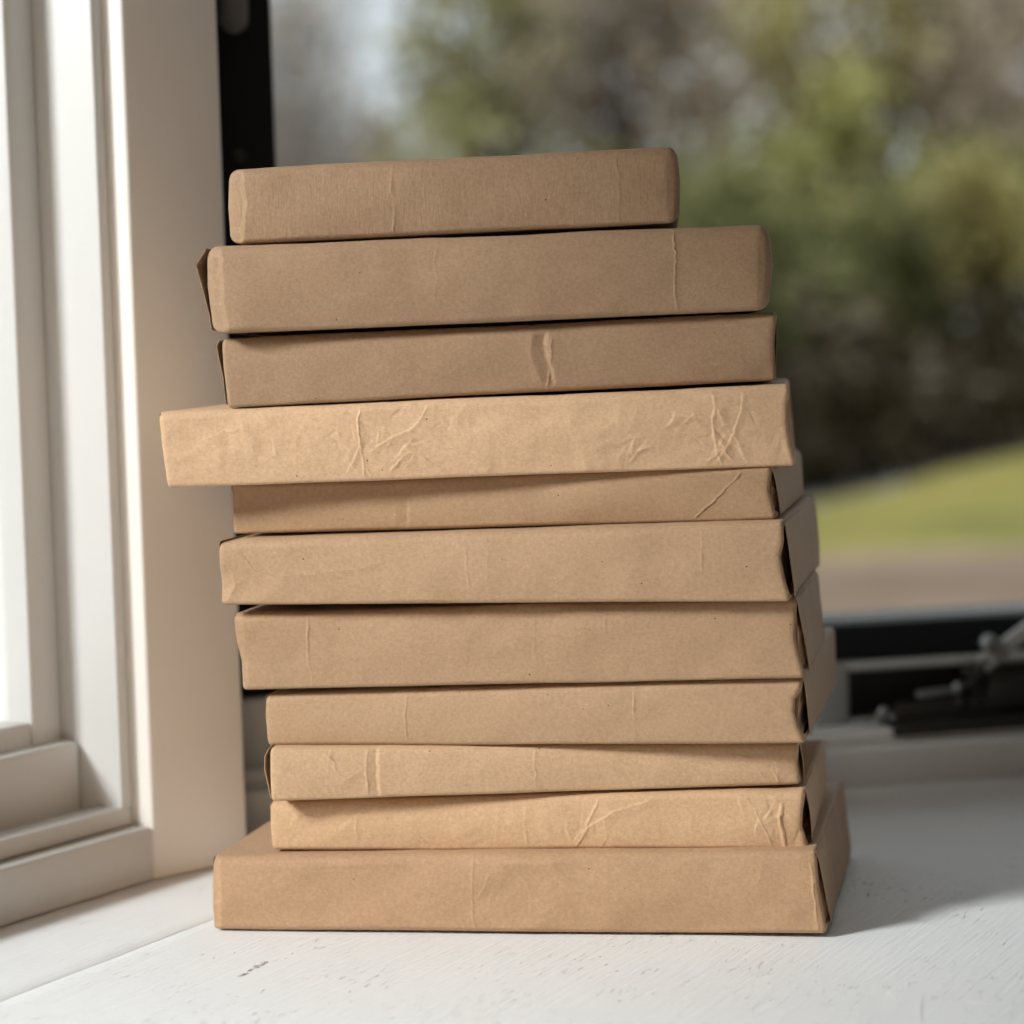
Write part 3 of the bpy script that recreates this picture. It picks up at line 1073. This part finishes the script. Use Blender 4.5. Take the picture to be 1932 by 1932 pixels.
        if ncrump:
            rg = np.random.default_rng(seed)
            for _ in range(ncrump):
                cx, cz = rg.uniform(ls.min(), rs.max()), rg.uniform(lz[0], lz[-1])
                an = rg.normal(math.pi / 2 * 0.9, 0.7)
                nx_, nz_ = math.sin(an), -math.cos(an)
                dd = (Sx - cx) * nx_ + (Z - cz) * nz_ + jit * 0.8
                al = -(Sx - cx) * nz_ + (Z - cz) * nx_
                ln = rg.uniform(0.004, 0.014)
                wdt = rg.uniform(0.002, 0.007)
                H += crumple * rg.uniform(-1, 1) * np.clip(1 - np.abs(dd) / wdt, 0, 1) * np.exp(-(al / ln) ** 2)
        Y = Y - H * F
        # rounded vertical edges: extra stations before and after
        cx_ = (depth) / 2
        def inset(Vr, amt, ds):
            out = Vr.copy()
            zc = (Vr[:, 2].max() + Vr[:, 2].min()) / 2
            hy = depth / 2
            hz = (Vr[:, 2].max() - Vr[:, 2].min()) / 2
            out[:, 1] = cx_ + (Vr[:, 1] - cx_) * (1 - amt / hy)
            out[:, 2] = zc + (Vr[:, 2] - zc) * (1 - amt / hz)
            out[:, 0] += ds
            return out
        V[:, :, 0] = Sx; V[:, :, 1] = Y; V[:, :, 2] = Z
        rings = []
        L0, R0 = V[0].copy(), V[-1].copy()
        lpk = (lflap or {}).get('pocket', 0.0012)
        rpk = (rflap or {}).get('pocket', 0.0012)
        rings.append(inset(L0, e + 0.0016, lpk * 0.9 - e * 0))
        rings.append(inset(L0, e + 0.0008, 0.0003))
        for k in range(5):
            a = math.pi / 2 * k / 5
            rings.append(inset(L0, e * (1 - math.sin(a)), e * (1 - math.cos(a))))
        V[:, :, 0] += e * np.clip(1 - U * w / 0.018, 0, 1) - e * np.clip(1 - (1 - U) * w / 0.018, 0, 1)
        rings += [V[i] for i in range(NU)]
        for k in range(4, -1, -1):
            a = math.pi / 2 * k / 5
            rings.append(inset(R0, e * (1 - math.sin(a)), -e * (1 - math.cos(a))))
        rings.append(inset(R0, e + 0.0008, -0.0003))
        rings.append(inset(R0, e + 0.0016, -rpk))
        A = np.array(rings)
        n = len(A)
        A[:, :, 0] -= smid
        A[:, :, 2] -= zmin
        vs = A.reshape(-1, 3)
        i, j = np.meshgrid(np.arange(n - 1), np.arange(nr), indexing='ij')
        j2 = (j + 1) % nr
        fs = np.stack([i * nr + j, i * nr + j2, (i + 1) * nr + j2, (i + 1) * nr + j], -1).reshape(-1, 4)[:, ::-1]
        # end caps: strips between the bottom half and the top half of the ring
        caps = []
        for st, flip in ((0, False), (n - 1, True)):
            b0 = st * nr
            a_, b_ = 0, nr - 1
            while b_ - a_ > 2:
                q = [b0 + a_, b0 + a_ + 1, b0 + b_ - 1, b0 + b_]
                caps.append(q if flip else q[::-1])
                a_ += 1; b_ -= 1
        fs = np.concatenate([fs, np.array(caps)])
        link_mesh('wrapping', mesh_np('wrapping', vs, fs), mat, root)
        # folded end flaps
        for side, fl_, edge0, edge1, zz in (('R', rflap, er, rs, rz), ('L', lflap, el, ls, lz)):
            if not fl_: continue
            self.flap(side, fl_, edge1, zz, depth, smid, zmin, mat, root, seed)
        self.mat = mat

    def flap(self, side, f, es, ez, depth, smid, zmin, mat, root, seed):
        sg = 1 if side == 'R' else -1
        ny_, nz_ = 44, 26
        hgt = ez[-1] - ez[0]
        frm = f.get('from', 'top')
        slope = f.get('slope', 0.8)
        off0 = f.get('off', 0.0008)
        lift = f.get('lift', 0.0014)
        fall = f.get('fall', 0.02)
        start = f.get('start', 0.001)
        vs = np.zeros((nz_, ny_, 3))
        prof = f.get('prof')                          # (v, outward mm) along the front edge
        for i in range(nz_):
            v = 0.03 + 0.96 * i / (nz_ - 1)
            dv = (1 - v) if frm == 'top' else v
            y0 = start + slope * hgt * dv
            y1 = depth - 0.002 - slope * hgt * dv
            y0 += 0.0005 * float(vnoise(np.array([v * 9.0]), np.array([seed * 3.0]), seed)[0])
            z = ez[0] + hgt * v
            s_edge = np.interp(v, [0, 1], [es[0], es[-1]])
            for j in range(ny_):
                q = j / (ny_ - 1)
                q = q ** 1.8
                y = y0 + (y1 - y0) * q
                o_ = off0 * (0.4 + 0.6 * math.sin(math.pi * min(1, max(0, v)))) + lift * dv * math.exp(-(y - y0) / fall)
                if prof:
                    o_ += np.interp(v, [p[0] for p in prof], [p[1] * 0.001 for p in prof]) * math.exp(-(y - y0) / fall)
                o_ += 0.0004 * float(vnoise(np.array([y * 60]), np.array([z * 60]), seed + 8)[0])
                dt = hgt * dv
                if not prof and dt < 0.0026:
                    o_ -= 0.0016 * (1 - math.sqrt(max(0.0, 1 - (1 - dt / 0.0026) ** 2)))
                vs[i, j] = (s_edge - smid + sg * (o_ + 0.0002), y, z - zmin)
        V0 = vs.reshape(-1, 3)
        th = np.zeros_like(V0); th[:, 0] = -sg * 0.00032
        V1 = V0 + th
        k = lambda i, j: i * ny_ + j
        fs = []
        M = nz_ * ny_
        for i in range(nz_ - 1):
            for j in range(ny_ - 1):
                a = [k(i, j), k(i, j + 1), k(i + 1, j + 1), k(i + 1, j)]
                fs.append(a)
                fs.append([M + q for q in a[::-1]])
        for i in range(nz_ - 1):
            for j in (0, ny_ - 1):
                a = [k(i, j), k(i + 1, j), M + k(i + 1, j), M + k(i, j)]
                fs.append(a if j == 0 else a[::-1])
        for j in range(ny_ - 1):
            for i in (0, nz_ - 1):
                a = [k(i, j), M + k(i, j), M + k(i, j + 1), k(i, j + 1)]
                fs.append(a)
        link_mesh('end_flap', mesh_np('end_flap', np.concatenate([V0, V1]), np.array(fs)), mat, root)


RIDGE = [(-0.35, 0), (0, 0.26), (0.5, 0.08), (2.0, 0)]
FINE = [(-0.3, 0), (0, 0.16), (1.2, 0.0)]
STRONG = [(-0.45, 0), (0, 0.50), (0.45, 0.12), (2.4, 0)]
STEP = [(-9, 0), (-0.4, 0.12), (0, 0.28), (0.25, 0.0), (5, -0.08), (9, 0)]


def ln(*p, prof=FINE, ax='v', soft=0.003): return (ax, list(p), prof, soft)


P = []
P.append(Package(1, 'topmost brown package, small with fine vertical streaks in the paper',
    [(427, 320), (426, 390), (431, 459)], [(1279, 277), (1284, 340), (1283, 418)], 1.194, 3.2, 0.150, (0.320, 0.211, 0.145), streak=True, rad=0.0042, e=0.0054,
    feats=[ln((738, 308), (741, 370), (744, 441), prof=RIDGE), ln((1164, 286), (1166, 350), (1168, 418)),
           ('v', [(440, 318), (452, 385), (440, 458)], [(-3.4, -2.4), (-0.4, -0.2), (0, 0), (1, 0)], 0.002)],
    undul=0.0006, bow=0.0025))
P.append(Package(2, 'second package from the top, with an open pocket fold at its left end',
    [(386, 466), (387, 540), (397, 628)], [(1454, 425), (1459, 500), (1454, 583)], 1.190, 2.6, 0.160, (0.320, 0.211, 0.145), rad=0.0048, e=0.0060,
    feats=[ln((1271, 424), (1274, 500), (1276, 584), prof=STRONG), ln((826, 450), (818, 490), (824, 520), (824, 566), prof=[(-0.6, 0), (0, 0.16), (0.3, 0), (7, -.05), (12, 0)]),
           ('v', [(400, 466), (402, 540), (412, 628)], [(-4, -1.8), (-0.5, -0.1), (0, 0), (1, 0)], 0.002)],
    lflap=dict(off=0.0005, lift=0.0, prof=[(0, 0), (0.25, 0.8), (0.55, 2.6), (0.80, 5.2), (0.97, 0.6)], fall=0.018, slope=0.0, start=0.006, pocket=0.010),
    bow=0.0027))
P.append(Package(3, 'third package from the top, with a dark vertical crease near its middle',
    [(417, 641), (420, 690), (428, 767)], [(1466, 591), (1464, 608), (1461, 650), (1465, 716)], 1.197, 4.0, 0.160, (0.320, 0.210, 0.143), rad=0.0042, taper=-0.0022,
    feats=[('v', [(1003, 628), (1003, 672), (1022, 722)], [(-3, 0), (-0.2, 0.28), (0, 0.30), (5.6, -1.05), (7.2, 0.30), (9, 0.35), (16, 0)], 0.004),
           ln((1040, 640), (1037, 690), (1036, 728), prof=[(-1.0, 0), (0, 0.45), (0.8, 0.1), (4, 0)]),
           ln((1000, 618), (1002, 735), prof=[(-0.4, 0), (0, 0.07), (0.4, 0)])],
    lflap=dict(off=0.0004, lift=0.0, prof=[(0, 0), (0.45, 0.2), (0.75, 1.6), (0.92, 2.3), (1, 0.6)], fall=0.012, slope=0.0, start=0.002, pocket=0.008),
    rflap=dict(off=0.0, lift=0.0002)))
P.append(Package(4, 'pale crumpled package, the widest of the upper ones, jutting out furthest left',
    [(298, 779), (305, 845), (315, 919)], [(1489, 726), (1489, 742), (1485, 762), (1486, 800), (1491, 838), (1502, 876)], 1.192, 6.0, 0.165, K_LIGHT, rad=0.0040,
    feats=[ln((676, 775), (680, 840), (687, 902), prof=STRONG),
           ln((700, 850), (740, 826), (775, 812), (790, 795), (806, 768), (818, 770), prof=[(-3.5, 0), (-0.9, 0.25), (0, 0.42), (0.5, 0)], ax='h', soft=0.008),
           ln((640, 800), (662, 790), (686, 800), prof=[(-1.5, 0), (0, 0.25), (1, 0)], ax='h'),
           ln((655, 890), (676, 850), (684, 830), prof=[(-0.5, 0), (0, 0.35), (3, 0)]),
           ln((738, 890), (765, 858), (790, 850), prof=[(-2.5, 0), (0, 0.35), (0.5, 0)], ax='h'),
           ln((722, 816), (760, 838), (800, 830), prof=[(-1.5, 0), (0, -0.25), (1.5, 0)], ax='h'),
           ln((760, 780), (772, 762), (850, 752), prof=[(-1.2, 0), (0, 0.2), (2, 0)], ax='h'),
           ln((690, 880), (700, 905), prof=RIDGE), ln((850, 768), (900, 760), prof=RIDGE, ax='h'),
           ln((1340, 734), (1346, 770), (1342, 800), (1350, 850), (1362, 878), prof=[(-0.45, 0), (0, 0.42), (1.2, 0.12), (4, 0)]),
           ln((1400, 742), (1396, 780), (1372, 838), (1352, 872), prof=[(-0.45, 0), (0, 0.36), (3, 0)]),
           ln((1336, 870), (1362, 848), (1380, 862), prof=[(-2, 0), (0, 0.4), (0.5, 0)], ax='h'),
           ln((1280, 812), (1305, 788), (1330, 784), prof=[(-3, 0), (0, 0.30), (1.0, 0)], ax='h'),
           ln((1120, 842), (1172, 838), (1190, 828), (1214, 828), prof=[(-2, 0), (0, 0.28), (2, 0)], ax='h'),
           ln((1190, 870), (1205, 850), (1240, 840), prof=[(-2, 0), (0, 0.25), (1, 0)], ax='h'),
           ln((500, 868), (520, 858), (514, 830), prof=RIDGE), ln((390, 830), (420, 815), (450, 812), prof=FINE, ax='h'),
           ln((300, 856), (420, 850), (560, 858), prof=[(-6, 0), (0, 0.10), (6, 0)], ax='h', soft=0.02),
           ln((860, 820), (1080, 806), (1280, 790), prof=[(-7, 0), (0, 0.14), (5, 0)], ax='h', soft=0.03)],
    crumple=0.00016, ncrump=24, undul=0.0008, crim=0.0007, clusters=[(672, 830, 16, 10, 0.42), (770, 820, 26, 14, 0.40), (850, 790, 14, 6, 0.3), (1358, 830, 14, 11, 0.45), (1300, 810, 18, 7, 0.35), (1185, 840, 10, 6, 0.32), (1450, 830, 12, 6, 0.3), (430, 830, 16, 6, 0.25)], lflap=dict(off=0.0003, lift=0.0004), grain=0.5))
P.append(Package(5, 'thin package with a pale diagonal crease by its right end, fifth from the top',
    [(435, 912), (436, 960), (439, 1006)], [(1456, 880), (1450, 925), (1465, 978)], 1.202, 10.4, 0.175, (0.370, 0.241, 0.158), rad=0.0032,
    feats=[ln((1408, 884), (1360, 932), (1314, 978), prof=[(-1.0, 0), (-0.2, 0.08), (0, 0.5), (0.5, 0.0)], soft=0.001),
           ('v', [(748, 914), (746, 950), (748, 990)], [(-1, 0), (0, 0.10), (5.5, -0.42), (7, 0)], 0.004)],
    rflap=dict(off=0.0004, lift=0.0009, slope=0.45, pocket=0.0006), lflap=dict(off=0.0005, lift=0.0004)))
P.append(Package(6, 'package with a torn gaping fold at its right end and a long curved crease',
    [(411, 1020), (413, 1075), (416, 1140)], [(1477, 985), (1478, 1020), (1472, 1050), (1480, 1095), (1491, 1133)], 1.190, 10.6, 0.195, (0.404, 0.266, 0.180), rad=0.0042, crim=0.0006,
    feats=[ln((450, 1040), (462, 1052), (480, 1075), (520, 1090), prof=[(-1, 0), (0, -0.22), (1, 0)], ax='h', soft=0.002),
           ln((520, 1086), (600, 1085), (680, 1073), (730, 1056), prof=[(-4.5, -0.35), (-0.3, 0), (0, 0.10), (1, 0), (6, 0)], ax='h', soft=0.004),
           ln((883, 1030), (882, 1060), (886, 1105), prof=[(-0.6, 0), (0, 0.18), (0.3, -0.04), (8, -.06), (9, 0)]),
           ln((921, 1010), (923, 1060), (922, 1110), prof=[(-0.4, 0), (0, 0.13), (0.3, 0)]), ln((1326, 995), (1324, 1060), (1328, 1100)),
           ('v', [(428, 1075), (436, 1105), (420, 1135)], [(-5, -1.3), (-2, -0.5), (0, 0.1), (1, 0)], 0.004)],
    rflap=dict(off=0.0006, lift=0.0012, slope=0.12, start=0.005, pocket=0.007), lflap=dict(off=0.0004, lift=0.0004), top_sag=[(0.0, 0.03, -0.0014)]))
P.append(Package(7, 'package with a fine vertical crease left of centre and a slanting left end',
    [(440, 1160), (444, 1205), (453, 1250), (456, 1300)], [(1503, 1128), (1500, 1200), (1508, 1240), (1519, 1278)], 1.199, 10.4, 0.145, (0.370, 0.241, 0.161), rad=0.0038,
    feats=[ln((583, 1155), (580, 1200), (583, 1250), (592, 1298), prof=[(-0.9, 0), (0, 0.30), (0.5, 0)]),
           ln((1011, 1140), (1010, 1210), (1016, 1260), prof=[(-1, 0), (0, 0.12), (0.6, 0), (4, -.05), (5, 0)]), ln((1140, 1140), (1142, 1190)),
           ('v', [(452, 1165), (462, 1220), (462, 1298)], [(-5, -1.0), (-2, -0.4), (0, 0.0), (1, 0)], 0.003)],
    rflap=dict(off=0.0003, lift=0.0007, slope=0.45, pocket=0.0006), lflap=dict(off=0.0004, lift=0.0006)))
P.append(Package(8, 'plain package with a torn scalloped fold on its right edge, fourth from the bottom',
    [(501, 1310), (500, 1350), (505, 1405)], [(1515, 1281), (1511, 1300), (1500, 1318), (1499, 1345), (1507, 1375), (1520, 1401)], 1.203, 10.8, 0.215, (0.396, 0.260, 0.174), rad=0.0036,
    feats=[ln((767, 1300), (765, 1350), (772, 1403), prof=[(-0.8, 0), (0, 0.28), (0.4, 0)]), ln((1197, 1288), (1196, 1345), (1201, 1400), prof=RIDGE)],
    rflap=dict(off=0.0003, lift=0.0007, slope=0.45, pocket=0.0006), lflap=dict(off=0.0004, lift=0.0004)))
P.append(Package(9, 'thin pale package tapering to the right, with a dark notch crease at the left',
    [(508, 1413), (509, 1460), (511, 1510)], [(1508, 1403), (1505, 1440), (1511, 1478)], 1.205, 5.0, 0.150, (0.487, 0.326, 0.222), rad=0.0034,
    feats=[('v', [(694, 1412), (692, 1450), (693, 1502)], [(-1.0, 0), (0, 0.32), (0.3, 0.0), (4.2, -0.75), (5.8, 0.1), (9, 0)], 0.004),
           ln((590, 1412), (615, 1420), (630, 1440), (632, 1455), prof=[(-1, 0), (0, 0.26), (0.8, 0)], ax='v', soft=0.001), ln((1007, 1415), (1010, 1480)),
           ln((1425, 1440), (1437, 1460), (1448, 1476), prof=RIDGE), ln((1460, 1440), (1475, 1477), prof=RIDGE), ln((1395, 1430), (1420, 1434), prof=FINE, ax='h'),
           ln((640, 1480), (680, 1455), prof=[(-3, 0), (0, .25), (1, 0)], ax='h')],
    crumple=0.00014, ncrump=10, crim=0.0005, clusters=[(610, 1450, 16, 6, 0.28), (1440, 1445, 14, 6, 0.25)], rflap=dict(off=0.0008, lift=0.0012, slope=0.15, start=0.003, pocket=0.004),
    lflap=dict(off=0.0005, lift=0.0, prof=[(0, 0), (0.25, 0.6), (0.6, 2.3), (0.85, 2.2), (1, 0.4)], fall=0.014, slope=0.0, start=0.002, pocket=0.008), grain=0.6))
P.append(Package(10, 'pale crumpled package resting on the large bottom one',
    [(508, 1514), (509, 1560), (513, 1602)], [(1519, 1490), (1514, 1530), (1513, 1560), (1524, 1600)], 1.209, 10.0, 0.155, (0.514, 0.339, 0.222), rad=0.0036,
    feats=[ln((674, 1530), (673, 1560), (680, 1600), prof=RIDGE), ln((991, 1520), (995, 1600)),
           ln((1080, 1590), (1120, 1550), (1180, 1520), (1250, 1502), prof=[(-4, 0), (0, 0.40), (0.5, 0)], ax='h', soft=0.006),
           ln((1085, 1596), (1110, 1560), (1127, 1512), prof=[(-1.2, 0), (0, 0.40), (0.8, 0), (3, 0)]),
           ln((1400, 1500), (1425, 1532), (1450, 1575), (1462, 1600), prof=[(-0.45, 0), (0, 0.40), (1.2, 0.05), (3.5, 0)]),
           ln((1476, 1518), (1478, 1550), (1487, 1599), prof=[(-1.4, 0), (0, 0.75), (1.2, 0.45), (1.8, 0.0)]),
           ln((1440, 1555), (1480, 1535), prof=[(-2, 0), (0, .25), (1, 0)], ax='h'),
           ln((1360, 1492), (1440, 1500), (1480, 1512), prof=[(-2, 0), (0, .25), (1, 0)], ax='h'),
           ln((1130, 1598), (1146, 1580), prof=FINE), ln((540, 1560), (580, 1530), prof=[(-3, 0), (0, .2), (2, 0)], ax='h')],
    crumple=0.00016, ncrump=18, undul=0.0007, crim=0.0007, clusters=[(1110, 1560, 14, 8, 0.3), (1445, 1530, 16, 14, 0.4), (1480, 1560, 8, 6, 0.4), (570, 1555, 16, 6, 0.25), (680, 1560, 8, 4, 0.25)], rflap=dict(off=0.0006, lift=0.0012, slope=0.15, start=0.004, pocket=0.005), lflap=dict(off=0.0003, lift=0.0003), grain=0.6,
    top_sag=[(0.97, 0.05, -0.0006)]))
P.append(Package(11, 'largest package at the bottom of the stack, standing on the white sill',
    [(400, 1622), (398, 1690), (401, 1759)], [(1540, 1612), (1545, 1680), (1554, 1730), (1560, 1768)], 1.199, 10.7, 0.195, (0.404, 0.255, 0.166), rad=0.0050, crim=0.0004, taper=0.0,
    feats=[ln((896, 1618), (893, 1680), (898, 1755), prof=[(-1.0, 0), (0, 0.22), (0.5, -0.05), (8, -0.12), (12, 0)]),
           ln((930, 1690), (925, 1720), (940, 1745), prof=RIDGE), ln((1537, 1634), (1542, 1690), (1552, 1758), prof=[(-1.2, 0), (-0.3, 0.15), (0, 0.6), (0.5, 0.2), (2, 0)]), ln((965, 1640), (985, 1660), (1000, 1690), prof=[(-0.6, 0), (0, .3), (5, 0)]), ln((905, 1700), (925, 1650), prof=[(-0.6, 0), (0, .25), (4, 0)]),
           ('v', [(410, 1625), (414, 1690), (412, 1759)], [(-3.6, -1.8), (-0.5, -0.1), (0, 0.0), (1, 0)], 0.003)],
    rflap=dict(off=0.0003, lift=0.0007, slope=0.4, pocket=0.0006), lflap=dict(off=0.0005, lift=0.0004), undul=0.0009, bow=0.0012))
# the bottom package stands exactly on the sill
P[-1].root.location.z = 0.0009
